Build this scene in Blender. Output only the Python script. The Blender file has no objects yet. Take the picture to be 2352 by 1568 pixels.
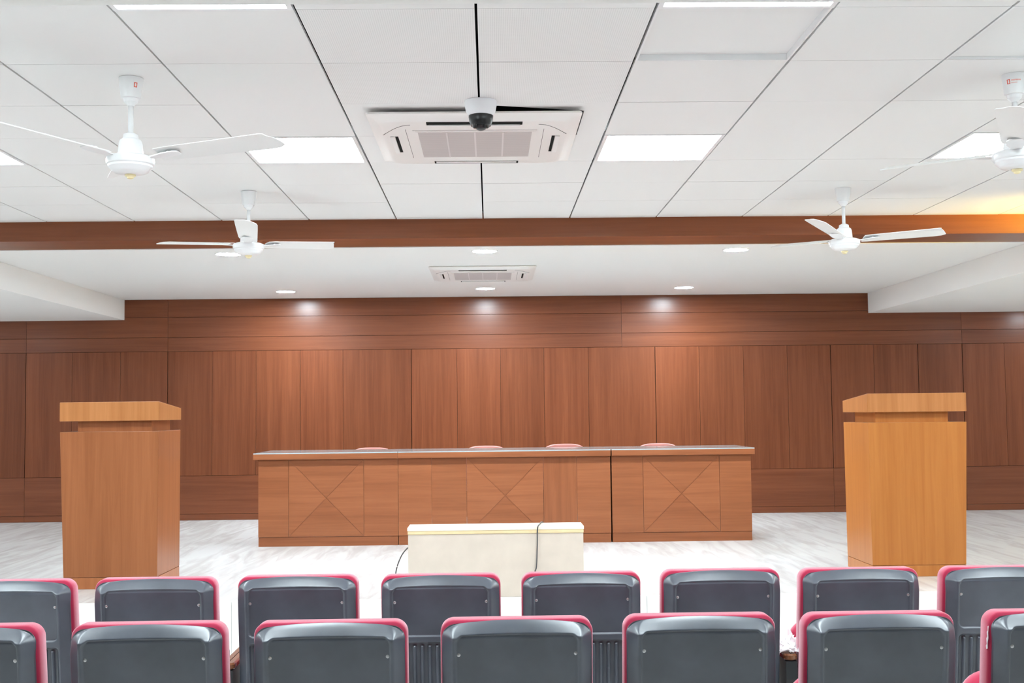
import bpy, bmesh, math, random
from mathutils import Vector, Matrix, noise as mnoise
random.seed(7)
PI = math.pi
scene = bpy.context.scene
COL = scene.collection

# ------------------------------------------------------------------ materials
def newmat(name):
    m = bpy.data.materials.new(name); m.use_nodes = True
    nt = m.node_tree
    return m, nt, nt.nodes['Principled BSDF']

def link(nt, a, b): nt.links.new(a, b)

def plain(name, col, rough=.5, spec=.5, metal=0, bump=0, bscale=200, var=0, vscale=6, sheen=0, coat=0):
    m, nt, b = newmat(name)
    b.inputs['Base Color'].default_value = (*col, 1)
    b.inputs['Roughness'].default_value = rough
    b.inputs['Specular IOR Level'].default_value = spec
    b.inputs['Metallic'].default_value = metal
    b.inputs['Coat Weight'].default_value = coat
    if sheen:
        b.inputs['Sheen Weight'].default_value = sheen
        b.inputs['Sheen Roughness'].default_value = .45
        b.inputs['Sheen Tint'].default_value = (1, .75, .82, 1)
    tc = nt.nodes.new('ShaderNodeTexCoord')
    if var:
        n = nt.nodes.new('ShaderNodeTexNoise'); n.inputs['Scale'].default_value = vscale
        n.inputs['Detail'].default_value = 4
        link(nt, tc.outputs['Object'], n.inputs['Vector'])
        r = nt.nodes.new('ShaderNodeMapRange')
        r.inputs[1].default_value = .3; r.inputs[2].default_value = .7
        r.inputs[3].default_value = 1 - var; r.inputs[4].default_value = 1 + var
        link(nt, n.outputs['Fac'], r.inputs[0])
        mx = nt.nodes.new('ShaderNodeVectorMath'); mx.operation = 'SCALE'
        mx.inputs[0].default_value = col
        link(nt, r.outputs[0], mx.inputs['Scale'])
        link(nt, mx.outputs[0], b.inputs['Base Color'])
    if bump:
        n2 = nt.nodes.new('ShaderNodeTexNoise'); n2.inputs['Scale'].default_value = bscale
        link(nt, tc.outputs['Object'], n2.inputs['Vector'])
        bp = nt.nodes.new('ShaderNodeBump'); bp.inputs['Strength'].default_value = bump
        bp.inputs['Distance'].default_value = .002
        link(nt, n2.outputs['Fac'], bp.inputs['Height']); link(nt, bp.outputs[0], b.inputs['Normal'])
    return m

def emit(name, col, strength):
    m, nt, b = newmat(name)
    nt.nodes.remove(b)
    e = nt.nodes.new('ShaderNodeEmission')
    e.inputs[0].default_value = (*col, 1); e.inputs[1].default_value = strength
    link(nt, e.outputs[0], nt.nodes['Material Output'].inputs[0])
    return m

def wood(name, dark, light, axis='Z', rough=.3, spec=.5, coat=0, scale=1.0):
    """veneer: fine streaks along AXIS, slow colour drift, per-board tone from the 'tone' attribute"""
    m, nt, b = newmat(name)
    tc = nt.nodes.new('ShaderNodeTexCoord')
    at = nt.nodes.new('ShaderNodeAttribute'); at.attribute_name = 'tone'
    off = nt.nodes.new('ShaderNodeVectorMath'); off.operation = 'SCALE'
    off.inputs[0].default_value = (13.7, 7.1, 9.3)
    link(nt, at.outputs['Fac'], off.inputs['Scale'])
    add = nt.nodes.new('ShaderNodeVectorMath'); add.operation = 'ADD'
    link(nt, tc.outputs['Object'], add.inputs[0]); link(nt, off.outputs[0], add.inputs[1])
    mp = nt.nodes.new('ShaderNodeMapping')
    s = {'Z': (1, 1, .035), 'X': (.035, 1, 1), 'Y': (1, .035, 1)}[axis]
    mp.inputs['Scale'].default_value = tuple(scale * v for v in s)
    link(nt, add.outputs[0], mp.inputs['Vector'])
    n1 = nt.nodes.new('ShaderNodeTexNoise'); n1.inputs['Scale'].default_value = 34
    n1.inputs['Detail'].default_value = 6; n1.inputs['Roughness'].default_value = .65
    n1.inputs['Distortion'].default_value = .6
    link(nt, mp.outputs[0], n1.inputs['Vector'])
    n2 = nt.nodes.new('ShaderNodeTexNoise'); n2.inputs['Scale'].default_value = 5
    n2.inputs['Detail'].default_value = 3; n2.inputs['Distortion'].default_value = 1.2
    link(nt, mp.outputs[0], n2.inputs['Vector'])
    mix = nt.nodes.new('ShaderNodeMath'); mix.operation = 'MULTIPLY_ADD'
    mix.inputs[1].default_value = .55
    link(nt, n1.outputs['Fac'], mix.inputs[0])
    m2 = nt.nodes.new('ShaderNodeMath'); m2.operation = 'MULTIPLY'; m2.inputs[1].default_value = .45
    link(nt, n2.outputs['Fac'], m2.inputs[0]); link(nt, m2.outputs[0], mix.inputs[2])
    cr = nt.nodes.new('ShaderNodeValToRGB')
    cr.color_ramp.elements[0].position = .34; cr.color_ramp.elements[0].color = (*dark, 1)
    cr.color_ramp.elements[1].position = .66; cr.color_ramp.elements[1].color = (*light, 1)
    link(nt, mix.outputs[0], cr.inputs[0])
    # tone: 0..1 -> .85..1.15
    mr = nt.nodes.new('ShaderNodeMapRange')
    mr.inputs[3].default_value = .86; mr.inputs[4].default_value = 1.14
    link(nt, at.outputs['Fac'], mr.inputs[0])
    mx = nt.nodes.new('ShaderNodeVectorMath'); mx.operation = 'SCALE'
    link(nt, cr.outputs[0], mx.inputs[0]); link(nt, mr.outputs[0], mx.inputs['Scale'])
    link(nt, mx.outputs[0], b.inputs['Base Color'])
    b.inputs['Roughness'].default_value = rough
    b.inputs['Specular IOR Level'].default_value = spec
    b.inputs['Coat Weight'].default_value = coat
    b.inputs['Coat Roughness'].default_value = .25
    bp = nt.nodes.new('ShaderNodeBump'); bp.inputs['Strength'].default_value = .06
    bp.inputs['Distance'].default_value = .001
    link(nt, n1.outputs['Fac'], bp.inputs['Height']); link(nt, bp.outputs[0], b.inputs['Normal'])
    return m

def marble(name, base, vein, rough=.25, angle=.0):
    m, nt, b = newmat(name)
    tc = nt.nodes.new('ShaderNodeTexCoord')
    mp = nt.nodes.new('ShaderNodeMapping')
    mp.inputs['Rotation'].default_value = (0, 0, angle); mp.inputs['Scale'].default_value = (4.5, .55, 2)
    link(nt, tc.outputs['Object'], mp.inputs['Vector'])
    n = nt.nodes.new('ShaderNodeTexNoise'); n.inputs['Scale'].default_value = 2.2
    n.inputs['Detail'].default_value = 7; n.inputs['Distortion'].default_value = 1.0
    link(nt, mp.outputs[0], n.inputs['Vector'])
    cr = nt.nodes.new('ShaderNodeValToRGB')
    cr.color_ramp.elements[0].position = .36; cr.color_ramp.elements[0].color = (*vein, 1)
    cr.color_ramp.elements[1].position = .58; cr.color_ramp.elements[1].color = (*base, 1)
    link(nt, n.outputs['Fac'], cr.inputs[0])
    link(nt, cr.outputs[0], b.inputs['Base Color'])
    b.inputs['Roughness'].default_value = rough
    return m

def perforated(name, col):
    """white metal tile with fine rows of punched holes"""
    m, nt, b = newmat(name)
    tc = nt.nodes.new('ShaderNodeTexCoord')
    sx = nt.nodes.new('ShaderNodeSeparateXYZ'); link(nt, tc.outputs['Object'], sx.inputs[0])
    outs = []
    for k in ('X', 'Y'):
        mu = nt.nodes.new('ShaderNodeMath'); mu.operation = 'MULTIPLY'; mu.inputs[1].default_value = 1 / .0075
        link(nt, sx.outputs[k], mu.inputs[0])
        pp = nt.nodes.new('ShaderNodeMath'); pp.operation = 'PINGPONG'; pp.inputs[1].default_value = .5
        link(nt, mu.outputs[0], pp.inputs[0])
        sq = nt.nodes.new('ShaderNodeMath'); sq.operation = 'POWER'; sq.inputs[1].default_value = 2
        link(nt, pp.outputs[0], sq.inputs[0]); outs.append(sq)
    ad = nt.nodes.new('ShaderNodeMath'); ad.operation = 'ADD'
    link(nt, outs[0].outputs[0], ad.inputs[0]); link(nt, outs[1].outputs[0], ad.inputs[1])
    lt = nt.nodes.new('ShaderNodeMath'); lt.operation = 'LESS_THAN'; lt.inputs[1].default_value = .05
    link(nt, ad.outputs[0], lt.inputs[0])
    mx = nt.nodes.new('ShaderNodeMix'); mx.data_type = 'RGBA'
    mx.inputs[6].default_value = (*col, 1); mx.inputs[7].default_value = (*(c * .78 for c in col), 1)
    link(nt, lt.outputs[0], mx.inputs[0]); link(nt, mx.outputs[2], b.inputs['Base Color'])
    b.inputs['Roughness'].default_value = .5
    return m

M = {}
M['tile'] = plain('ceiling tile white', (.80, .79, .785), .55, .3)
M['perf'] = perforated('perforated ceiling tile', (.80, .79, .785))
M['void'] = plain('dark ceiling void', (.012, .012, .013), .9, .1)
M['plaster'] = plain('white plaster', (.84, .83, .81), .6, .3, bump=.05, bscale=60)
M['wallpaint'] = plain('white wall paint', (.80, .79, .77), .6, .3, bump=.05, bscale=60)
M['floor'] = marble('pale hall floor tile', (.72, .71, .69), (.62, .60, .58), .3)
M['stage'] = marble('white stage floor tile', (.60, .595, .585), (.495, .48, .465), .26, -.12)
M['riser'] = marble('white riser tile', (.86, .87, .85), (.78, .80, .78), .2, 0)
WD, WL = (.124, .0325, .0112), (.196, .058, .0222)
M['wood_v'] = wood('panel veneer upright', WD, WL, 'Z', .36, .15, .22)
M['wood_h'] = wood('panel veneer level', WD, WL, 'X', .34, .15, .38)
M['beam'] = wood('beam veneer', (.155, .044, .0145), (.222, .068, .025), 'X', .34, .2, .2)
M['desk_v'] = wood('desk veneer upright', (.205, .064, .024), (.295, .102, .042), 'Z', .34, .25, .15)
M['desk_h'] = wood('desk veneer level', (.205, .064, .024), (.295, .102, .042), 'X', .34, .25, .15)
M['pod_v'] = wood('lectern veneer upright', (.265, .086, .029), (.375, .132, .051), 'Z', .34, .25, .15)
M['pod_top'] = wood('lectern top veneer', (.35, .130, .038), (.46, .188, .066), 'Z', .34, .25, .15)
M['podr_v'] = wood('honey lectern veneer', (.38, .125, .026), (.48, .180, .045), 'Z', .34, .25, .15)
M['seam'] = plain('dark joint', (.012, .006, .004), .8, .1)
M['glass'] = plain('desk glass sheet', (.36, .41, .42), .08, .8)
M['white_metal'] = plain('white enamel', (.82, .82, .83), .28, .5)
M['blade'] = plain('off white fan blade', (.84, .84, .83), .4, .4)
M['ivory'] = plain('ivory plastic', (.80, .70, .42), .4, .4)
M['red_print'] = plain('red print', (.75, .10, .05), .5, .3)
M['red_print_pale'] = plain('pale red print', (.85, .40, .36), .5, .3)
M['ac_white'] = plain('warm white plastic', (.82, .79, .77), .35, .4)
M['ac_vane'] = plain('white louvre plastic', (.86, .85, .84), .3, .5)
M['grille'] = None
M['grille_rib'] = plain('grille rib', (.63, .57, .56), .5, .4)
M['black'] = plain('black plastic', (.012, .012, .013), .3, .5)
M['camera_white'] = plain('camera white plastic', (.90, .915, .95), .35, .4)
M['slot'] = plain('slot shadow black', (.010, .010, .009), .8, .1)
M['diffuser'] = emit('panel light diffuser', (.81, .93, .97), 20)
M['down'] = emit('downlight lens', (.80, .92, 1.0), 350)
M['down_soft'] = emit('added soffit light lens', (.80, .92, 1.0), 110)
M['shell'] = plain('grey seat plastic', (.072, .082, .106), .30, .9, bump=.10, bscale=900, var=.22, vscale=7)
M['red'] = plain('crimson seat cloth', (.46, .024, .074), .85, .2, bump=.25, bscale=1200, sheen=1.0)
M['steel'] = plain('screw steel', (.55, .55, .56), .3, .5, 1)
M['dark_metal'] = plain('dark painted metal', (.03, .034, .036), .45, .4)
M['cap'] = wood('armrest wood', (.16, .055, .022), (.30, .12, .05), 'Y', .15, .6, .6)
M['pink'] = plain('dusty pink cloth', (.52, .215, .185), .85, .2, bump=.2, bscale=700, sheen=.3)
M['ply'] = plain('pale cream board', (.62, .535, .455), .45, .4, var=.05, vscale=9)
M['ply_edge'] = plain('yellow lit edge', (.74, .58, .34), .5, .4, var=.06, vscale=14)  # board edge of the box, its yellowish lighting put into the colour
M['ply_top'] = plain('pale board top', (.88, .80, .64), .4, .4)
M['cable'] = plain('dark cable', (.085, .083, .085), .45, .4)

def grille_mat():
    m, nt, b = newmat('return air mesh')
    tc = nt.nodes.new('ShaderNodeTexCoord')
    sx = nt.nodes.new('ShaderNodeSeparateXYZ'); link(nt, tc.outputs['Object'], sx.inputs[0])
    mu = nt.nodes.new('ShaderNodeMath'); mu.operation = 'MULTIPLY'; mu.inputs[1].default_value = 1 / .016
    link(nt, sx.outputs['Y'], mu.inputs[0])
    fr = nt.nodes.new('ShaderNodeMath'); fr.operation = 'FRACT'; link(nt, mu.outputs[0], fr.inputs[0])
    cr = nt.nodes.new('ShaderNodeValToRGB')
    cr.color_ramp.elements[0].position = .35; cr.color_ramp.elements[0].color = (.44, .385, .375, 1)
    cr.color_ramp.elements[1].position = .6; cr.color_ramp.elements[1].color = (.54, .475, .465, 1)
    link(nt, fr.outputs[0], cr.inputs[0]); link(nt, cr.outputs[0], b.inputs['Base Color'])
    b.inputs['Roughness'].default_value = .6
    return m
M['grille'] = grille_mat()

def film_mat():
    m, nt, b = newmat('crumpled clear film')
    b.inputs['Base Color'].default_value = (.9, .9, .92, 1)
    b.inputs['Roughness'].default_value = .18
    b.inputs['Alpha'].default_value = .72
    b.inputs['Specular IOR Level'].default_value = .8
    return m
M['film'] = film_mat()

# ------------------------------------------------------------------ mesh helpers
class MB:
    def __init__(s):
        s.bm = bmesh.new(); s.tone = s.bm.faces.layers.float.new('tone'); s.mats = []
    def mi(s, mat):
        if mat not in s.mats: s.mats.append(mat)
        return s.mats.index(mat)
    def face(s, vs, mat=None, tone=.5, smooth=False):
        try: f = s.bm.faces.new(vs)
        except ValueError: return None
        if mat is not None: f.material_index = s.mi(mat)
        f[s.tone] = tone; f.smooth = smooth
        return f
    def hexa(s, c, mat=None, tone=.5):
        """c: 8 corners, bottom ring then top ring, counter-clockwise from above"""
        v = [s.bm.verts.new(p) for p in c]
        for q in ((3, 2, 1, 0), (4, 5, 6, 7), (0, 1, 5, 4), (1, 2, 6, 5), (2, 3, 7, 6), (3, 0, 4, 7)):
            s.face([v[i] for i in q], mat, tone)
    def box(s, x0, x1, y0, y1, z0, z1, mat=None, tone=.5):
        s.hexa([(x0, y0, z0), (x1, y0, z0), (x1, y1, z0), (x0, y1, z0),
                (x0, y0, z1), (x1, y0, z1), (x1, y1, z1), (x0, y1, z1)], mat, tone)
    def chbox(s, x0, x1, y0, y1, z0, z1, c=.002, mat=None, tone=.5):
        """box with every vertical and level edge chamfered by c"""
        loops = []
        for z, i in ((z0, c), (z0 + c, 0), (z1 - c, 0), (z1, c)):
            loops.append([Vector(p) for p in ((x0 + i + (c if not i else 0) * 0, y0 + i, z), (x1 - i, y0 + i, z), (x1 - i, y1 - i, z), (x0 + i, y1 - i, z))])
        s.loft(loops, mat, tone, cap0=True, cap1=True)
    def loft(s, loops, mat=None, tone=.5, cap0=True, cap1=True, smooth=False, closed=True):
        vl = [[s.bm.verts.new(p) for p in L] for L in loops]
        n = len(vl[0])
        for a, b in zip(vl, vl[1:]):
            for i in range(n if closed else n - 1):
                j = (i + 1) % n
                s.face([a[i], a[j], b[j], b[i]], mat, tone, smooth)
        if cap0: s.face(list(reversed(vl[0])), mat, tone, smooth)
        if cap1: s.face(vl[-1], mat, tone, smooth)
    def lathe(s, prof, cx=0, cy=0, n=48, mat=None, smooth=True, cap0=True, cap1=True):
        """prof: (r, z) from top to bottom or reverse"""
        loops = [[Vector((cx + r * math.cos(2 * PI * i / n), cy + r * math.sin(2 * PI * i / n), z)) for i in range(n)] for r, z in prof]
        s.loft(loops, mat, cap0=cap0, cap1=cap1, smooth=smooth)
    def tube(s, pts, r, n=10, mat=None):
        pts = [Vector(p) for p in pts]; loops = []
        for i, p in enumerate(pts):
            d = (pts[min(i + 1, len(pts) - 1)] - pts[max(i - 1, 0)]).normalized()
            a = d.cross(Vector((.13, .31, .94)) if abs(d.z) < .9 else Vector((1, 0, 0))).normalized(); b = d.cross(a)
            loops.append([p + r * (a * math.cos(2 * PI * k / n) + b * math.sin(2 * PI * k / n)) for k in range(n)])
        s.loft(loops, mat, smooth=True)
    def prism(s, poly, z0, z1, mat=None, tone=.5):
        s.loft([[Vector((x, y, z0)) for x, y in poly], [Vector((x, y, z1)) for x, y in poly]], mat, tone)
    def done(s, name, mat=None, parent=None, loc=(0, 0, 0), sharp=None):
        bmesh.ops.recalc_face_normals(s.bm, faces=s.bm.faces[:])
        me = bpy.data.meshes.new(name); s.bm.to_mesh(me); s.bm.free()
        if s.mats:
            for k in s.mats: me.materials.append(M[k])
        else: me.materials.append(M[mat])
        if sharp is not None: me.set_sharp_from_angle(angle=math.radians(sharp))
        o = bpy.data.objects.new(name, me); COL.objects.link(o); o.location = loc
        if parent: o.parent = parent
        return o

def rrect(w, h, r, n=6, cx=0, cy=0):
    """rounded rectangle outline, counter-clockwise"""
    out = []
    for k, (sx, sy) in enumerate(((1, 1), (-1, 1), (-1, -1), (1, -1))):
        for i in range(n + 1):
            a = PI / 2 * (k + i / n)
            out.append((cx + sx * (w / 2 - r) + r * math.cos(a), cy + sy * (h / 2 - r) + r * math.sin(a)))
    return out

def struct(o): o['kind'] = 'structure'; return o
def tag(o, label, cat, group=None):
    o['label'] = label; o['category'] = cat
    if group: o['group'] = group
    return o
def thing(name, label, cat, loc=(0, 0, 0), rz=0, group=None):
    o = bpy.data.objects.new(name, None); COL.objects.link(o)
    o.location = loc; o.rotation_euler = (0, 0, rz); o.empty_display_size = .1
    return tag(o, label, cat, group)
def dup(o, parent=None):
    c = o.copy(); COL.objects.link(c)
    if parent: c.parent = parent
    for ch in list(o.children): dup(ch, c)
    return c

# ------------------------------------------------------------------ camera
F, PITCH, YAW, ROLL, EYE = 2709.69, .05949, .01942, -.01124, 1.6
fw = Vector((math.sin(YAW) * math.cos(PITCH), math.cos(YAW) * math.cos(PITCH), math.sin(PITCH)))
rt = Vector((math.cos(YAW), -math.sin(YAW), 0)); up = rt.cross(fw)
r2 = rt * math.cos(ROLL) + up * math.sin(ROLL); u2 = -rt * math.sin(ROLL) + up * math.cos(ROLL)
cam = bpy.data.cameras.new('camera'); cam.sensor_width = 36; cam.lens = F / 2352 * 36
cam.clip_start = .05
co = bpy.data.objects.new('camera', cam); COL.objects.link(co)
mw = Matrix.Identity(4)
for i, a in enumerate((r2, u2, -fw)):
    for k in range(3): mw[k][i] = a[k]
mw[0][3], mw[1][3], mw[2][3] = 0, 0, EYE
co.matrix_world = mw
scene.camera = co

# ------------------------------------------------------------------ the room
XL, XR, YR = -6.3, 6.5, -6.0           # side walls and rear wall
H = 2.938                              # hall ceiling
YB, YB2, ZB = 8.107, 8.525, 2.80       # wood-clad beam; its underside is level with the stage ceiling
YW = 12.235                            # panelled back wall
ZS = .526; YS = 6.905                  # stage floor and its front edge

b = MB(); b.box(XL, XR, YR, YS, -.1, 0); struct(b.done('floor', 'floor'))
b = MB(); b.box(XL, XR, YS + .0205, YW + .1, ZS - .06, ZS); struct(b.done('stage_floor', 'stage'))
b = MB()
x = XL
while x < XR:
    b.chbox(x + .001, min(x + .6, XR) - .001, YS, YS + .02, 0, ZS, .001); x += .6
b.box(XL, XR, YS + .02, YS + .1, 0, ZS - .061)
struct(b.done('stage_riser', 'riser'))
for n, x0, x1 in (('wall_left', XL - .1, XL), ('wall_right', XR, XR + .1)):
    b = MB(); b.box(x0, x1, YR, YW + .1, 0, 3.1); struct(b.done(n, 'wallpaint'))
b = MB(); b.box(XL, XR, YR - .1, YR, 0, 3.1); struct(b.done('wall_front', 'wallpaint'))

# --- tiled ceiling
X0, Y0, S = -.033, 3.851, .6
lights = {(c, r) for c in (-8, -5, -2, 1, 4, 7) for r in (3, -1)}
rear = {(c, r) for c in (-8, -5, -2, 1, 4, 7) for r in ()}
raised = {(1, 0): .024, (3, 0): .010}
b = MB()
b.box(XL, XR, YR, YB, H + .05, H + .08, 'void')
for c in range(-11, 12):
    for r in range(-17, 8):
        x0, x1 = X0 + c * S + .0045, X0 + (c + 1) * S - .0045
        y0, y1 = Y0 + r * S + .0013, Y0 + (r + 1) * S - .0013
        x0, x1 = max(x0, XL), min(x1, XR); y0, y1 = max(y0, YR), min(y1, YB)
        if x1 - x0 < .02 or y1 - y0 < .01 or (c, r) in lights: continue
        j = random.uniform(-.0008, .0008)
        if (c, r) in rear:
            b.box(x0, x1, y0, y1, H, H + .015, 'diffuser'); continue
        mat = 'perf' if c in (-1, 0) and r in (0, 1) else 'tile'
        if (c, r) == (0, 2):            # tile pushed askew beside the cassette: an open wedge is left
            b.prism([(x0, y0), (x1, y0), (x1, y1), (.435, y1), (.435, 5.192), (.05, 5.096), (x0, 5.082)], H + j, H + .012 + j, mat); continue
        if (c, r) in raised:
            d = raised[c, r]
            b.box(x0, x1, y0, y1, H + d, H + d + .012, mat)
            b.box(x0, x0 + .008, y0, y1, H, H + d, 'white_metal'); b.box(x1 - .008, x1, y0, y1, H, H + d, 'white_metal')
            b.box(x0 + .008, x1 - .008, y1 - .008, y1, H, H + d, 'white_metal'); b.box(x0 + .008, x1 - .008, y0, y0 + .008, H, H + d, 'white_metal')
            continue
        b.box(x0, x1, y0, y1, H + j, H + .012 + j, mat)
struct(b.done('ceiling', 'tile'))
b = MB(); b.box(XL, XR, 2.75, 3.232, 2.738, H - .002); struct(b.done('ceiling_bulkhead', 'plaster'))
# --- wood-clad beam at the stage front, white stage ceiling, side soffits
b = MB()
xs = [XL, XR]
for i, (x0, x1) in enumerate(zip(xs, xs[1:])):
    b.chbox(x0 + .0006, x1 - .0006, YB, YB2, ZB + .004, H + .04, .0015, tone=(.45, .6, .5, .62, .4)[i])
struct(b.done('ceiling_beam', 'beam'))
b = MB(); b.box(XL, XR, YB2, YW + .1, ZB, ZB + .1); struct(b.done('stage_ceiling', 'plaster'))
SL, SR, ZF = -3.767, 3.970, 2.590
b = MB(); b.box(XL, SL, YB2, YW + .05, ZF, ZB - .001); struct(b.done('soffit_left', 'plaster'))
b = MB(); b.box(SR, XR, YB2, YW + .05, ZF, ZB - .001); struct(b.done('soffit_right', 'plaster'))
for x in (-5.7, 5.9):                  # unseen recessed soffit lights, added to brighten the ends of the stage
    for y in (9.3, 11.5):
        b = MB(); b.lathe([(.090, ZF - .004), (.090, ZF - .0005)], x, y, smooth=False); struct(b.done('added_soffit_light', 'down_soft'))
        l = bpy.data.lights.new('added_soffit_beam', 'SPOT'); l.energy = 11; l.color = (.79, .94, .985); l.spot_size = math.radians(108); l.spot_blend = .9; l.shadow_soft_size = .07
        lo = bpy.data.objects.new('added_soffit_beam', l); COL.objects.link(lo); lo.location = (x, y, ZF - .012)

# --- panelled back wall
b = MB()
b.box(XL, XR, YW + .012, YW + .1, ZS, 3.0, 'seam')
zs = [ZS, .590, .980, 2.260, 2.405, 2.614, ZB]
mods = [XL, -4.771, -3.319, -1.515, -.809, 1.027, 1.724, 3.561, 4.946, XR]
joints = [XL, -5.7, -5.24, -4.771, -4.299, -3.805, -3.319, -2.863, -2.411, -1.954, -1.515, -.809, -.336, .114, .566, 1.027,
          1.724, 2.183, 2.646, 3.106, 3.561, 4.013, 4.479, 4.946, 5.39, 5.85, XR]
strong = {-4.771, -.809, -3.319, 4.946, 1.724, 4.479, 3.561}
def board(x0, x1, z0, z1, mat, tone, g0=.0012, g1=.0012):
    b.chbox(x0 + g0, x1 - g1, YW, YW + .016, z0 + .0014, z1 - .0014, .001, mat, tone)
g = lambda v: .0032 if v in strong else .0014
for x0, x1 in zip(joints, joints[1:]):
    t = random.uniform(.25, .75)
    if x0 < -4.8: t = .0
    board(x0, x1, zs[2], zs[3], 'wood_v', t, g(x0), g(x1))
big = [XL, -4.771, -3.319, 1.38, 4.946, XR]
for k in (3, 4, 5):
    for x0, x1 in zip(big, big[1:]): board(x0, x1, zs[k], zs[k + 1], 'wood_h', random.uniform(.3, .6))
for x0, x1 in zip(mods, mods[1:]):
    board(x0, x1, zs[1], zs[2], 'wood_h', random.uniform(.45, .65)); board(x0, x1, zs[0], zs[1], 'wood_h', .5)
struct(b.done('wall_back', 'wood_v'))

# ------------------------------------------------------------------ ceiling panel lights
def panel_light(c, r, label):
    t = thing('ceiling_light', label, 'ceiling light', (X0 + (c + .5) * S, Y0 + (r + .5) * S, H), 0, 'square panel lights in the tiled ceiling')
    b = MB()
    for x0, x1, y0, y1 in ((-.2955, .2955, -.2987, -.281), (-.2955, .2955, .281, .2987), (-.2955, -.278, -.281, .281), (.278, .2955, -.281, .281)):
        b.box(x0, x1, y0, y1, -.003, .02)
    b.done('frame', 'white_metal', t)
    b = MB(); b.box(-.278, .278, -.281, .281, 0, .012); b.done('diffuser', 'diffuser', t)
for c, r, lab in ((-2, 3, 'glowing square panel light in the ceiling left of the main air conditioner'),
                  (1, 3, 'glowing square panel light in the ceiling right of the main air conditioner'),
                  (-5, 3, 'glowing panel light cut off at the left edge of the photo'),
                  (4, 3, 'glowing panel light partly behind the right foreground fan'),
                  (-2, -1, 'sliver of glowing panel light at the top edge, left of centre'),
                  (1, -1, 'sliver of glowing panel light at the top edge, right of centre')):
    panel_light(c, r, lab)
for c in (-8, 7):                       # the same lights outside the frame, part of the ceiling
    for r in (3, -1):
        b = MB(); b.box(X0 + c * S + .005, X0 + (c + 1) * S - .005, Y0 + r * S + .002, Y0 + (r + 1) * S - .002, H, H + .012)
        struct(b.done('ceiling_panel', 'diffuser'))
for c in (-5, 4):
    b = MB(); b.box(X0 + c * S + .005, X0 + (c + 1) * S - .005, Y0 - S + .002, Y0 - .002, H, H + .012)
    struct(b.done('ceiling_panel', 'diffuser'))

# ------------------------------------------------------------------ recessed downlights over the stage
def downlight(x, y, label):
    t = thing('downlight', label, 'downlight', (x, y, ZB), 0, 'round downlights in the stage ceiling')
    b = MB(); b.lathe([(.089, -.001), (.091, -.006), (.098, -.004), (.100, 0)], mat=None, cap0=False, cap1=False); b.done('trim_ring', 'white_metal', t)
    b = MB(); b.lathe([(.090, -.0035), (.090, -.001)], smooth=False); b.done('lens', 'down', t)
    l = bpy.data.lights.new('downlight_beam', 'SPOT'); l.energy = 38; l.color = (.79, .94, .985); l.spot_size = math.radians(108); l.spot_blend = .9; l.shadow_soft_size = .07
    lo = bpy.data.objects.new('downlight_beam', l); COL.objects.link(lo); lo.location = (x, y, ZB - .012)
for x, y, lab in ((-1.939, 8.79, 'round downlight just behind the beam, beside the left far fan'),
                  (-.027, 8.748, 'round downlight just behind the middle of the beam'),
                  (1.864, 8.79, 'round downlight just behind the beam, right of centre'),
                  (-1.984, 11.53, 'round downlight close to the panelled wall, leftmost of the rear three'),
                  (-.031, 11.42, 'round downlight close to the panelled wall, below the stage air conditioner'),
                  (1.916, 11.49, 'round downlight close to the panelled wall, rightmost of the rear three')):
    downlight(x, y, lab)

# ------------------------------------------------------------------ cassette air conditioners
def cassette(label, loc):
    t = thing('air_conditioner', label, 'air conditioner', loc, 0, 'ceiling cassette air conditioners')
    Z = lambda poly, z: [Vector((x, y, z)) for x, y in poly]
    b = MB(); b.box(-.41, .41, -.41, .41, -.02, -.001); b.done('housing', 'dark_metal', t)
    b = MB()                             # faceplate: thin lip, then a soft step down to the flat face
    b.loft([Z(rrect(.94, .98, .012), -.016), Z(rrect(.955, .995, .018), -.020), Z(rrect(.955, .995, .018), -.027),
            Z(rrect(.90, .94, .05), -.034), Z(rrect(.86, .90, .07), -.048), Z(rrect(.82, .86, .07), -.050)], smooth=False)
    b.done('faceplate', 'ac_white', t, sharp=35)
    b = MB(); b.box(-.285, .285, -.285, .285, -.0535, -.050); b.box(-.272, .272, -.272, -.262, -.055, -.0535)
    b.box(-.272, .272, .262, .272, -.055, -.0535); b.box(-.272, -.262, -.262, .262, -.055, -.0535); b.box(.262, .272, -.262, .262, -.055, -.0535)
    g_ = b.done('intake_panel', 'ac_white', t)
    for sx in (-1, 1):
        b = MB(); b.box(sx * .316 - .0008, sx * .316 + .0008, -.30, .30, -.0506, -.0495); b.done('panel_seam', 'slot', t)
    b = MB(); b.box(-.262, .262, -.262, .262, -.0545, -.0535); b.done('mesh_grille', 'grille', g_)
    b = MB()
    for k in (-1, 0, 1): b.box(k * .13 - .004, k * .13 + .004, -.262, .262, -.056, -.0545)
    b.done('grille_bar', 'grille_rib', g_)
    for s in (-1, 1):                    # front and rear outlets
        b = MB(); b.box(-.215, .215, s * .408 - .026, s * .408 + .026, -.0512, -.0495); o = b.done('air_outlet', 'slot', t)
        b = MB(); b.chbox(-.205, .205, s * .388 - .007, s * .388 + .007, -.0575, -.0515, .001); b.done('louvre', 'ac_vane', o)
        b = MB(); b.box(s * .366 - .007, s * .366 + .007, -.165, .165, -.0512, -.0495); o = b.done('air_outlet', 'slot', t)
        b = MB(); b.chbox(s * .385 - .011, s * .385 + .011, -.17, .17, -.0555, -.0515, .001); b.done('louvre', 'ac_vane', o)
    for sx in (-1, 1):                   # curved seams of the corner covers
        for sy in (-1,):
            b = MB(); b.tube([(sx * (.424 - .135 * (k / 8)), sy * (.20 + .185 * math.sin(k / 8 * PI / 2)), -.0500) for k in range(9)], .0013, 6)
            b.done('corner_seam', 'slot', t)
    return t
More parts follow.
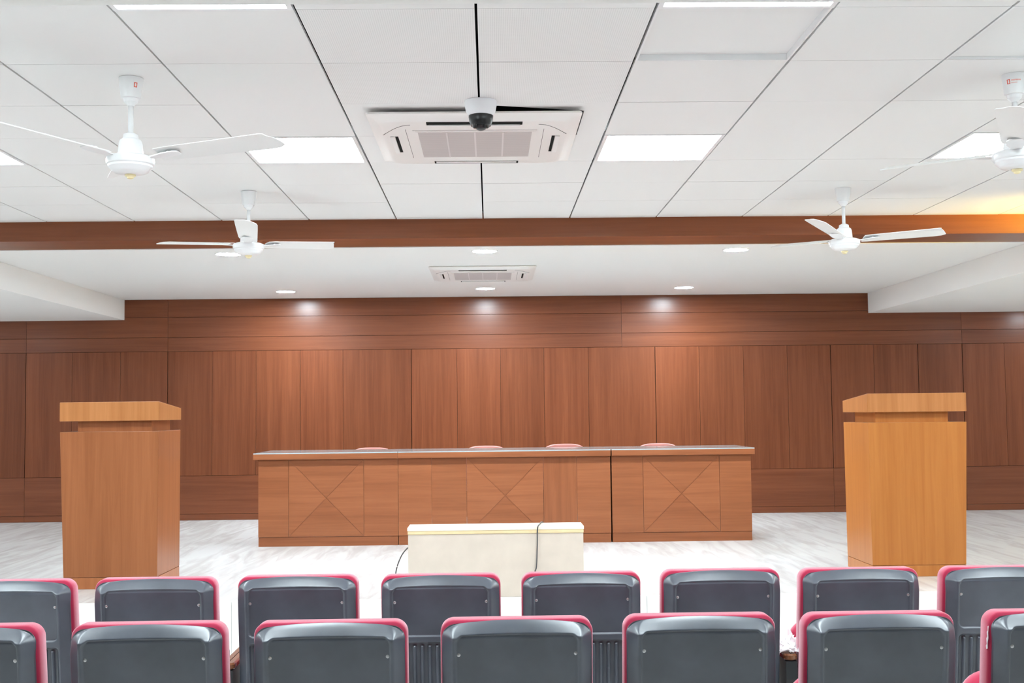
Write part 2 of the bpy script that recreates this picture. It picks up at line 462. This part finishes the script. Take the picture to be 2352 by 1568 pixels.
cassette('large white cassette air conditioner in the tiled ceiling behind the dome camera', (-.056, 5.615, H))
a2 = cassette('small white cassette air conditioner in the plain stage ceiling', (-.048, 10.14, ZB + .012))
a2.scale = (.93, 1.0, .8)

# ------------------------------------------------------------------ dome camera
t = thing('hanging_dome_camera', 'white and black dome security camera hanging from the tiled ceiling', 'security camera', (-.026, 5.02, H))
b = MB(); b.lathe([(.060, 0), (.070, -.001), (.071, -.006), (.064, -.045), (.057, -.058), (.055, -.064), (.05, -.064)]); b.done('base', 'camera_white', t, sharp=40)
b = MB(); b.lathe([(.052, -.064), (.053, -.068), (.050, -.09), (.043, -.108)], cap1=True)
for a in (-2.35, -.8):                   # side cheeks that hold the lens ball
    c, s = math.cos(a), math.sin(a)
    b.lathe([(.012, -.104), (.012, -.118), (.008, -.124)], .034 * c, .034 * s, 20)
ho = b.done('housing', 'black', t, sharp=40)
b = MB(); b.lathe([(.030 * math.cos(q), -.104 - .026 * math.sin(q)) for q in [k / 8 * PI / 2 * .98 for k in range(9)]], 0, -.006, 28); b.done('lens_ball', 'black', ho)

# ------------------------------------------------------------------ ceiling fans
def make_fan(label, x, y, angs, logo=None):
    t = thing('ceiling_fan', label, 'ceiling fan', (x, y, H), 0, 'white three bladed ceiling fans')
    b = MB(); b.lathe([(.040, 0), (.047, -.001), (.0475, -.006), (.0385, -.076), (.0375, -.081), (.029, -.083), (.027, -.096), (.020, -.103), (.012, -.112)]); cn = b.done('canopy', 'white_metal', t, sharp=35)
    b = MB(); b.lathe([(.0105, -.105), (.0105, -.245)], n=24); b.done('downrod', 'white_metal', t)
    b = MB()
    b.lathe([(.014, -.220), (.028, -.227), (.031, -.243), (.041, -.250), (.045, -.261), (.050, -.309)], mat='white_metal')
    b.lathe([(.0505, -.309), (.0505, -.3105)], mat='void')
    b.lathe([(.052, -.3105), (.075, -.313), (.091, -.320), (.0935, -.334), (.0915, -.346), (.086, -.350), (.085, -.358), (.074, -.368), (.071, -.372), (.062, -.379), (.03, -.386)], mat='white_metal')
    mo = b.done('motor', 'white_metal', t, sharp=35)
    b = MB(); b.lathe([(.021, -.385), (.021, -.392), (.014, -.396), (.013, -.401), (.006, -.404)], n=28); b.done('bottom_cap', 'ivory', mo, sharp=40)
    for a in angs:
        b = MB()
        sec = [(.115, .050), (.15, .056), (.30, .060), (.45, .064), (.56, .066), (.585, .060), (.600, .040)]
        loops = []
        for k, (r, hw) in enumerate(sec):
            sk = .0 if r < .55 else (r - .55) * .5         # tip cut on the skew
            pitch = math.radians(-13); z = -.320 + .043 * (r / .6)
            L = []
            for u in (-1, -.5, 0, .5, 1):
                cup = -.006 * (1 - u * u)
                L.append((r + sk * u, u * hw * math.cos(pitch), z + u * hw * math.sin(pitch) + cup * -1))
            loops.append([Vector(p) for p in L] + [Vector((p[0], p[1], p[2] + .0025)) for p in reversed(L)])
        b.loft(loops, 'blade', smooth=False)
        # bracket with two bolts
        b.loft([[Vector((r, s_ * w, -.324 + .017 * (r - .08) / .13 + dz)) for s_, dz in ((-1, 0), (1, 0), (1, .004), (-1, .004))] for r, w in ((.072, .022), (.10, .02), (.14, .034), (.19, .034), (.205, .022))], 'white_metal')
        for w in (-.018, .018): b.lathe([(.007, -.311), (.007, -.304), (.004, -.3025)], .165, w, 12, 'white_metal')
        o = b.done('blade', 'blade', t, sharp=35); o.rotation_euler = (0, 0, math.radians(a))
    if logo is not None:                 # red square ring and two lines of print on the canopy
        b = MB()
        def P(a, z): r = .0475 - (.009 / .07) * (-z - .006) + .0005; return Vector((r * math.cos(a), r * math.sin(a), z))
        def patch(a0, a1, z0, z1, mat):
            n = 5
            lo = [b.bm.verts.new(P(a0 + (a1 - a0) * k / n, z0)) for k in range(n + 1)]; hi = [b.bm.verts.new(P(a0 + (a1 - a0) * k / n, z1)) for k in range(n + 1)]
            for k in range(n): b.face([lo[k], lo[k + 1], hi[k + 1], hi[k]], mat)
        a0, ring_only = logo
        w = .30
        patch(a0, a0 + w, -.029, -.0262, 'red_print'); patch(a0, a0 + w, -.0448, -.042, 'red_print')
        patch(a0, a0 + .075, -.042, -.029, 'red_print'); patch(a0 + w - .075, a0 + w, -.042, -.029, 'red_print')
        if not ring_only:
            q = a0 + w + .10
            for k in range(8): patch(q + k * .105, q + k * .105 + .085, -.034 + (0 if k % 3 else .0008), -.0285, 'red_print_pale')
            for k in range(9): patch(q + k * .06, q + k * .06 + .043, -.043, -.040, 'red_print_pale')
        b.done('logo', 'red_print', cn)
    return t
make_fan('white ceiling fan in the left foreground, hanging in front of the tiles', -1.411, 4.642, (-10, 110, 230), (-1.02, True))
make_fan('white ceiling fan in front of the beam above the left end of the long desk', -1.436, 7.053, (-80, 40, 160))
make_fan('white ceiling fan in front of the beam on the right, with blades fully in view', 2.166, 7.087, (-3, 117, 237))
make_fan('white ceiling fan cut off at the right edge of the photo', 2.134, 4.665, (5, 125, 245), (-2.62, False))

# ------------------------------------------------------------------ lecterns
def lectern(label, x0, x1, y, out, mv, mt):
    """out: -1 when the outer side is at x0, +1 when it is at x1"""
    cx = (x0 + x1) / 2
    t = thing('lectern', label, 'lectern', (cx, y, ZS))
    a, c_ = x0 - cx, x1 - cx
    d = .53; tp = .034
    ab, cb = (a + tp, c_ - .006) if out < 0 else (a + .006, c_ - tp)
    def col(zb, zt, xa, xb, xa2, xb2, m, nm, ch=.0):
        b = MB(); b.hexa([(xa, ch, zb), (xb, ch, zb), (xb, d - ch, zb), (xa, d - ch, zb), (xa2, ch, zt), (xb2, ch, zt), (xb2, d - ch, zt), (xa2, d - ch, zt)], m, random.random())
        o = b.done(nm, m, t); md = o.modifiers.new('bevel', 'BEVEL'); md.width = .0022; md.segments = 2; return o
    col(.0, .0705, ab, cb, ab, cb, mv, 'plinth', .001)
    col(.0725, .978, ab, cb, a + .003, c_ - .003, mv, 'cabinet')
    b = MB(); b.box(a + (.100 if out < 0 else .065), c_ - (.058 if out < 0 else .105), .045, d - .06, .978, 1.045)
    b.done('neck', mv, t)
    b = MB()
    z0, zf, zk = 1.045, 1.165, 1.124
    b.hexa([(a, -.001, z0), (c_, -.001, z0), (c_, d, z0), (a, d, z0), (a, -.001, zf), (c_, -.001, zf), (c_, d, zk), (a, d, zk)], mt)
    o = b.done('reading_top', mt, t); md = o.modifiers.new('bevel', 'BEVEL'); md.width = .003; md.segments = 2
    return t
lectern('reddish brown wooden lectern at the left of the stage', -2.702, -2.080, 7.476, -1, 'pod_v', 'pod_top')
lectern('honey brown wooden lectern at the right of the stage', 2.418, 3.058, 7.526, 1, 'podr_v', 'pod_top')

# ------------------------------------------------------------------ long desk in three units
YD = 9.714; ZT = 1.285
def desk(label, x0, x1, cuts, ix):
    """cuts: panel boundaries along the front; ix: index of the panel with the X-matched veneer"""
    cx = (x0 + x1) / 2
    t = thing('desk', label, 'desk', (cx, YD, ZS), 0, 'glass topped wooden stage desks')
    ht = ZT - ZS; D = .66
    b = MB(); b.chbox(x0 - cx + .002, x1 - cx - .002, .004, .03, .0, .074, .001); b.done('plinth', 'desk_h', t)
    cs = [c - cx for c in cuts]
    for k, (p, q) in enumerate(zip(cs, cs[1:])):
        z0, z1 = .076, ht - .056
        if k != ix:
            b = MB(); b.chbox(p + .0008, q - .0008, 0, .02, z0, z1, .001, random.choice(['desk_v', 'desk_h']) if k % 2 else 'desk_h', random.uniform(.3, .75)); b.done('front_panel', 'desk_v', t)
    p, q = cs[ix] + .0008, cs[ix + 1] - .0008
    z0, z1 = .077, ht - .057
    mx, mz = (p + q) / 2, (z0 + z1) / 2
    b = MB()
    C = [(p, z0), (q, z0), (q, z1), (p, z1)]
    for k in range(4):
        a, c = C[k], C[(k + 1) % 4]
        sh = .0011
        tri = [(u + (mx + (a[0] + c[0]) / 2 - 2 * mx) * .0 + (0), w) for u, w in (a, c, (mx, mz))]
        gx, gz = (sum(v[0] for v in tri) / 3, sum(v[1] for v in tri) / 3)
        tri = [(gx + (u - gx) * .988, gz + (w - gz) * .988) for u, w in tri]
        b.loft([[Vector((u, .0, w)) for u, w in tri], [Vector((u, .018, w)) for u, w in tri]], 'desk_h', (.5, .6, .42, .58)[k])
    b.box(p, q, .003, .02, z0, z1, 'desk_v', .0)
    b.done('inlay_panel', 'desk_v', t)
    for s in (0, 1):
        xx = x0 - cx + .001 if s == 0 else x1 - cx - .021
        b = MB(); b.chbox(xx, xx + .02, .021, D, .0, ht - .056, .001); b.done('side_panel', 'desk_v', t)
    ov0 = .035 if x0 < -1.8 else .0; ov1 = .026 if x1 > 2.1 else .0
    b = MB(); b.chbox(x0 - cx - ov0, x1 - cx + ov1, -.034, .72, ht - .055, ht - .009, .002); b.done('tabletop', 'desk_h', t)
    b = MB(); b.chbox(x0 - cx - ov0 + .001, x1 - cx + ov1 - .001, -.033, .719, ht - .0085, ht, .001); b.done('glass_sheet', 'glass', t)
    return t
desk('left unit of the long wooden stage desk, nearest the left lectern', -1.895, -.7555, [-1.895, -1.648, -1.035, -.7555], 1)
desk('wide middle unit of the long wooden stage desk, behind the pale box', -.7545, .985, [-.7545, -.481, -.196, .434, .709, .985], 2)
desk('right unit of the long wooden stage desk, past the dark gap', .9945, 2.144, [.9945, 1.252, 1.883, 2.144], 1)

# ------------------------------------------------------------------ pink chairs behind the desk
def pink_chair(label, x, y, top):
    t = thing('stage_chair', label, 'chair', (x, y, ZS), 0, 'pink chairs behind the stage desk')
    h = top - ZS
    b = MB(); lo = []
    for yy, ins in ((-.03, .03), (-.025, .008), (0, 0), (.03, .008), (.04, .04)):
        pts = []
        for k in range(48):
            a = 2 * PI * k / 48; c, s = math.cos(a), math.sin(a)
            ex = 2 / 3.4
            pts.append(Vector(((.215 - ins) * math.copysign(abs(c) ** ex, c), yy + .03 * (c * c), h - .19 + (.19 - ins) * math.copysign(abs(s) ** ex, s))))
        lo.append(pts)
    b.loft(lo, smooth=True); b.done('backrest', 'pink', t, sharp=60)
    b = MB(); Z = lambda w, d, r, z: [Vector((u, v - .21, z)) for u, v in rrect(w, d, r, 8)]
    b.loft([Z(.42, .40, .08, .39), Z(.45, .43, .09, .40), Z(.45, .43, .09, .44), Z(.40, .38, .08, .462)], smooth=True); b.done('seat', 'pink', t, sharp=50)
    for sx in (-1, 1):
        for y0, y1 in ((-.40, -.42), (-.03, .06)):
            b = MB(); b.tube([(sx * .19, y0, .41), (sx * .205, y1, .0)], .011, 10); b.done('leg', 'dark_metal', t)
        b = MB(); b.tube([(sx * .17, -.03, .40), (sx * .17, .035, .46), (sx * .16, .02, .62)], .010, 10); b.done('back_post', 'dark_metal', t)
    return t
for x, tp, lab in ((-1.07, 1.292, 'pink chair back showing above the left unit of the desk'),
                   (-.039, 1.296, 'pink chair back showing left of centre above the middle desk unit'),
                   (.675, 1.305, 'pink chair back showing above the middle desk unit, just left of the dark gap'),
                   (1.528, 1.300, 'pink chair back showing above the right unit of the desk')):
    pink_chair(lab, x, 10.75, tp)

# ------------------------------------------------------------------ pale box at the stage edge, cables
BX0, BX1, BY = -.486, .541, 6.945
t = thing('low_box', 'low pale cream box standing at the stage edge in front of the desk', 'box', ((BX0 + BX1) / 2, BY, ZS))
hw = (BX1 - BX0) / 2; bh = .405
b = MB(); b.chbox(-hw + .002, hw - .002, 0, .016, 0, bh - .040, .001); b.done('front_panel', 'ply', t)
for s in (-1, 1):
    b = MB(); x0 = -hw + .002 if s < 0 else hw - .018; b.chbox(x0, x0 + .016, .0165, .20, 0, bh - .02, .001); b.done('side_panel', 'ply', t)
b = MB(); b.chbox(-hw, hw, -.004, .0165, bh - .0395, bh - .0205, .0015); b.done('edge_strip', 'ply_edge', t)
b = MB(); b.chbox(-hw - .002, hw + .002, -.006, .21, bh - .020, bh, .002); b.done('top_board', 'ply_top', t)
def spline(pts, n=10):
    pts = [Vector(p) for p in pts]; P = [pts[0]] + pts + [pts[-1]]; out = []
    for i in range(1, len(P) - 2):
        for k in range(n):
            u = k / n; a, b_, c, d = P[i - 1:i + 3]
            out.append(.5 * ((2 * b_) + (-a + c) * u + (2 * a - 5 * b_ + 4 * c - d) * u * u + (-a + 3 * b_ - 3 * c + d) * u ** 3))
    return out + [pts[-1]]
zt = ZS + bh
b = MB(); b.tube(spline([(.335, 7.19, ZS + .01), (.325, 7.168, zt - .06), (.31, 7.15, zt + .004), (.285, 7.0, zt + .0045), (.275, 6.936, zt + .002), (.270, 6.934, zt - .03), (.268, 6.933, zt - .12), (.262, 6.931, .70), (.254, 6.930, .67), (.262, 6.928, .62), (.27, 6.92, ZS + .006)]), .0038)
tag(b.done('cable', 'cable'), 'thin dark cable draped over the top of the pale box', 'cable')
b = MB(); b.tube(spline([(-.44, 7.20, .78), (-.485, 7.16, .80), (-.53, 7.11, .76), (-.562, 7.07, .68), (-.57, 7.06, .60), (-.575, 7.05, ZS + .005), (-.60, 7.0, ZS + .005)]), .0038)
tag(b.done('cable', 'cable'), 'thin dark cable curving to the floor at the left side of the pale box', 'cable')

# ------------------------------------------------------------------ auditorium chairs
TILT = math.tan(math.radians(8)); CT = .968
def sd_rr(x, z, cx, cz, hx, hz, r):
    qx, qz = abs(x - cx) - hx + r, abs(z - cz) - hz + r
    return math.hypot(max(qx, 0), max(qz, 0)) + min(max(qx, qz), 0) - r
def sst(a, b_, v):
    u = min(1, max(0, (v - a) / (b_ - a))); return u * u * (3 - 2 * u)
def shell_mesh():
    b = MB(); NX, NZ = 150, 230
    W2, zb, zt_, R = .233, .33, .942, .036
    rows = []
    for j in range(NZ + 1):
        v = zb + (zt_ - zb) * (1 - (1 - j / NZ) ** 1.25)
        d = max(0, R - (zt_ - v)); hw_ = W2 - R + math.sqrt(max(0, R * R - d * d))
        row = []
        for i in range(NX + 1):
            u = -1 + 2 * i / NX
            x = u * hw_
            s = sd_rr(x, v, 0, zb + (zt_ - zb) / 2, W2, (zt_ - zb) / 2, R)
            ex_, ez_ = min(1, max(0, (hw_ - abs(x)) / .036)), min(1, max(0, (zt_ - v) / .036))
            e = max(0, 1 - ((1 - ex_) ** 2.4 + (1 - ez_) ** 2.4) ** (1 / 2.4))
            dep = .032 + .016 * sst(.86, .93, v)
            h = dep * (e if e < .8 else .8 + .2 * math.sin((e - .8) / .2 * PI / 2) * .8)
            top_h = dep * .96
            s1 = sd_rr(x, v, 0, .818, .190, .096, .022)
            h -= .0085 * (1 - sst(-.004, .0015, s1))
            s2 = sd_rr(x, v, 0, .52, .188, .176, .015)
            m = 1 - sst(-.004, .003, s2)
            rib = 0
            if s2 < 0:
                k = (x + .015) / .030; f = abs(k - round(k)) * .030
                rib = (1 - sst(.0035, .0075, f)) * sst(.006, .016, -s2)
            h -= m * (.013 - .011 * rib)
            z = v + .017 * (1 - (x / W2) ** 2) * sst(.895, .942, v)
            row.append(b.bm.verts.new((x, .046 - h - (.048 - dep) + (CT - z) * TILT, z)))
        rows.append(row)
    for j in range(NZ):
        for i in range(NX): b.face([rows[j][i], rows[j][i + 1], rows[j + 1][i + 1], rows[j + 1][i]], None, .5, True)
    # edge wall going forward under the cushion
    ring = rows[0][:] + [r[-1] for r in rows[1:]] + rows[-1][::-1][1:] + [r[0] for r in rows[::-1][1:-1]]
    fr = [b.bm.verts.new((v.co.x * .975, v.co.y + .022, v.co.z - (.006 if v.co.z > .5 else -.006))) for v in ring]
    for k in range(len(ring)):
        q = (k + 1) % len(ring); b.face([ring[k], ring[q], fr[q], fr[k]], None, .5, True)
    return b
def cushion_loops(w, z0, z1, r, prof, arch):
    out = []
    for y, ins in prof:
        L = []
        for u, v in rrect(w - 2 * ins, z1 - z0 - 2 * ins, max(.006, r - ins * .6), 8, 0, (z0 + z1) / 2):
            z = v + arch * (1 - (u / (w / 2)) ** 2) * sst(z0 + .3, z1, v)
            L.append(Vector((u, y + (CT - z) * TILT, z)))
        out.append(L)
    return out
def make_chair():
    t = thing('auditorium_chair', '', 'chair')
    sh = shell_mesh().done('back_shell', 'shell', t)
    for s in (-1, 1):
        yy = .0105 + (CT - .858) * TILT
        b = MB()
        c = Vector((s * .181, yy, .858))
        loops = []
        for r, d in ((.0074, .002), (.0074, -.001), (.0054, -.0032), (.0022, -.0044)):
            loops.append([c + Vector((r * math.cos(2 * PI * k / 16), d, r * math.sin(2 * PI * k / 16))) for k in range(16)])
        b.loft(loops, smooth=True); b.done('screw', 'steel', sh, sharp=40)
    b = MB()
    b.loft(cushion_loops(.476, .42, .957, .040, ((.046, .026), (.052, .004), (.062, 0), (.112, 0), (.128, .008), (.140, .030), (.144, .09)), .005), smooth=True)
    b.done('back_cushion', 'red', t, sharp=70)
    # tip-up seat, folded: cushion towards the back, plastic pan in front
    ang = math.radians(20); piv = Vector((0, .21, .385))
    def fold(p):                         # seat-local (x, along, normal) -> folded
        return piv + Vector((p[0], p[1] * math.sin(ang) - p[2] * math.cos(ang) * -1 * 0 + p[2] * math.cos(ang), p[1] * math.cos(ang) - p[2] * math.sin(ang)))
    def sl(w, d, r, n, inset=0): return [fold((u, v + d / 2, n)) for u, v in rrect(w, d, r, 8)]
    b = MB(); b.loft([sl(.40, .30, .08, -.015), sl(.455, .34, .10, .0), sl(.462, .36, .11, .025), sl(.462, .36, .11, .05), sl(.44, .345, .10, .075)], smooth=True)
    b.done('seat_cushion', 'red', t, sharp=70)
    b = MB(); b.loft([sl(.45, .345, .10, .0755), sl(.455, .35, .10, .085), sl(.40, .30, .08, .110)], smooth=True); b.done('seat_pan', 'shell', t, sharp=50)
    # arm stand on the right-hand side, shared with the neighbour
    ax = .280
    b = MB()
    P = [(.10, 0), (.40, 0), (.40, .02), (.30, .05), (.30, .40), (.50, .55), (.50, .590), (.075, .590), (.075, .52), (.13, .38), (.16, .05), (.10, .02)]
    b.loft([[Vector((ax - .022, y, z)) for y, z in P], [Vector((ax + .022, y, z)) for y, z in P]])
    st = b.done('arm_stand', 'dark_metal', t)
    b = MB()
    zz = [(.594, .003), (.597, 0), (.612, 0), (.618, .006)]
    b.loft([[Vector((ax + u, .29 + v, z)) for u, v in rrect(.056 - 2 * i, .44 - 2 * i, .03 - i, 6)] for z, i in zz]); b.done('arm_cap', 'cap', st, sharp=40)
    return t
proto = make_chair()
row_f = [(-1.874, 'grey backed crimson front row seat cut off at the left edge of the photo'),
         (-1.319, 'dusty grey backed front row seat just right of the left lectern base'),
         (-.764, 'grey backed front row seat in line with the left end of the desk'),
         (-.200, 'grey backed front row seat below the left half of the pale box'),
         (.3535, 'grey backed front row seat below the right half of the pale box'),
         (.9085, 'grey backed front row seat just left of the armrest holding plastic film'),
         (1.4605, 'grey backed front row seat in front of the right lectern'),
         (2.0285, 'grey backed front row seat cut off at the right edge of the photo')]
row_n = [(-1.625, 'grey backed nearest row seat cut off at the left edge of the photo'),
         (-1.0575, 'leftmost full grey seat back of the nearest row, below the left lectern'),
         (-.498, 'grey seat back of the nearest row, second from left among the full ones'),
         (.0765, 'grey seat back of the nearest row at the bottom middle of the photo'),
         (.645, 'grey seat back of the nearest row, second from right among the full ones'),
         (1.203, 'rightmost full grey seat back of the nearest row, below the right lectern'),
         (1.782, 'nearest row seat cut off at the right edge, with a torn white sticker')]
first = True
for row, y in ((row_f, 4.690), (row_n, 3.670)):
    for x, lab in row:
        o = proto if first else dup(proto); first = False
        o.location = (x * 1.010, y + random.uniform(-.006, .006), random.uniform(-.003, .002) - (.003 if row is row_n else 0)); o.rotation_euler = (0, 0, math.radians(random.uniform(-.25, .25)))
        o['label'] = lab; o['group'] = 'front row auditorium chairs' if row is row_f else 'nearest row auditorium chairs'
        last = o
b = MB()                                 # torn sticker on the side of the last cushion
pts = [(.050, .915), (.056, .912), (.055, .900), (.062, .893), (.058, .880), (.064, .872), (.060, .855), (.066, .848), (.062, .838), (.052, .842), (.054, .860), (.049, .875), (.052, .893)]
b.loft([[Vector((-.2385, y + (CT - z) * TILT, z)) for y, z in pts], [Vector((-.2392, y + (CT - z) * TILT, z)) for y, z in pts]])
b.done('torn_sticker', 'white_metal', last)

# crumpled film lying on an armrest of the front row
b = MB(); NU, NV = 22, 34; g_ = []
for j in range(NV + 1):
    row = []
    for i in range(NU + 1):
        u, v = i / NU - .5, j / NV - .5
        n1 = mnoise.noise(Vector((u * 6, v * 9, 3.1))); n2 = mnoise.noise(Vector((u * 14, v * 20, 8.7)))
        zz = .6215 + .010 * abs(n1) + .006 * abs(n2)
        ex = max(0, abs(u) * .12 - .036)
        zz -= ex * .7 * (1 if u < 0 else -.9)
        if u > .3: zz += .05 * sst(.3, .5, u) * (.5 + n1)
        row.append(b.bm.verts.new((1.198 + u * .12 + .012 * n2, 4.93 + v * .30 + .015 * n1, max(zz, .6195) if abs(u) < .28 else zz)))
    g_.append(row)
for j in range(NV):
    for i in range(NU): b.face([g_[j][i], g_[j][i + 1], g_[j + 1][i + 1], g_[j + 1][i]])
o = b.done('plastic_film', 'film'); tag(o, 'scrap of crumpled clear plastic film on a front row wooden armrest', 'plastic film')
md = o.modifiers.new('thick', 'SOLIDIFY'); md.thickness = .0006

# ------------------------------------------------------------------ warm lamp beyond the right edge of the view
l = bpy.data.lights.new('warm_lamp', 'SPOT'); l.energy = 250; l.color = (1, .72, .09); l.shadow_soft_size = .05
l.spot_size = math.radians(96); l.spot_blend = .7
lo = bpy.data.objects.new('warm_lamp', l); COL.objects.link(lo); lo.location = (4.5, 7.30, 2.76)
lo.rotation_euler = Vector((-.64, .40, .66)).to_track_quat('-Z', 'Y').to_euler()

w = bpy.data.worlds.new('world'); scene.world = w; w.use_nodes = True
w.node_tree.nodes['Background'].inputs[0].default_value = (1, 1, 1, 1); w.node_tree.nodes['Background'].inputs[1].default_value = .05

scene.view_settings.view_transform = 'Standard'; scene.view_settings.look = 'None'
scene.view_settings.gamma = 1; scene.view_settings.use_curve_mapping = False
scene.view_settings.exposure = 0.82
scene.cycles.use_denoising = True
scene.cycles.max_bounces = 10; scene.cycles.diffuse_bounces = 7
scene.cycles.sample_clamp_indirect = 8
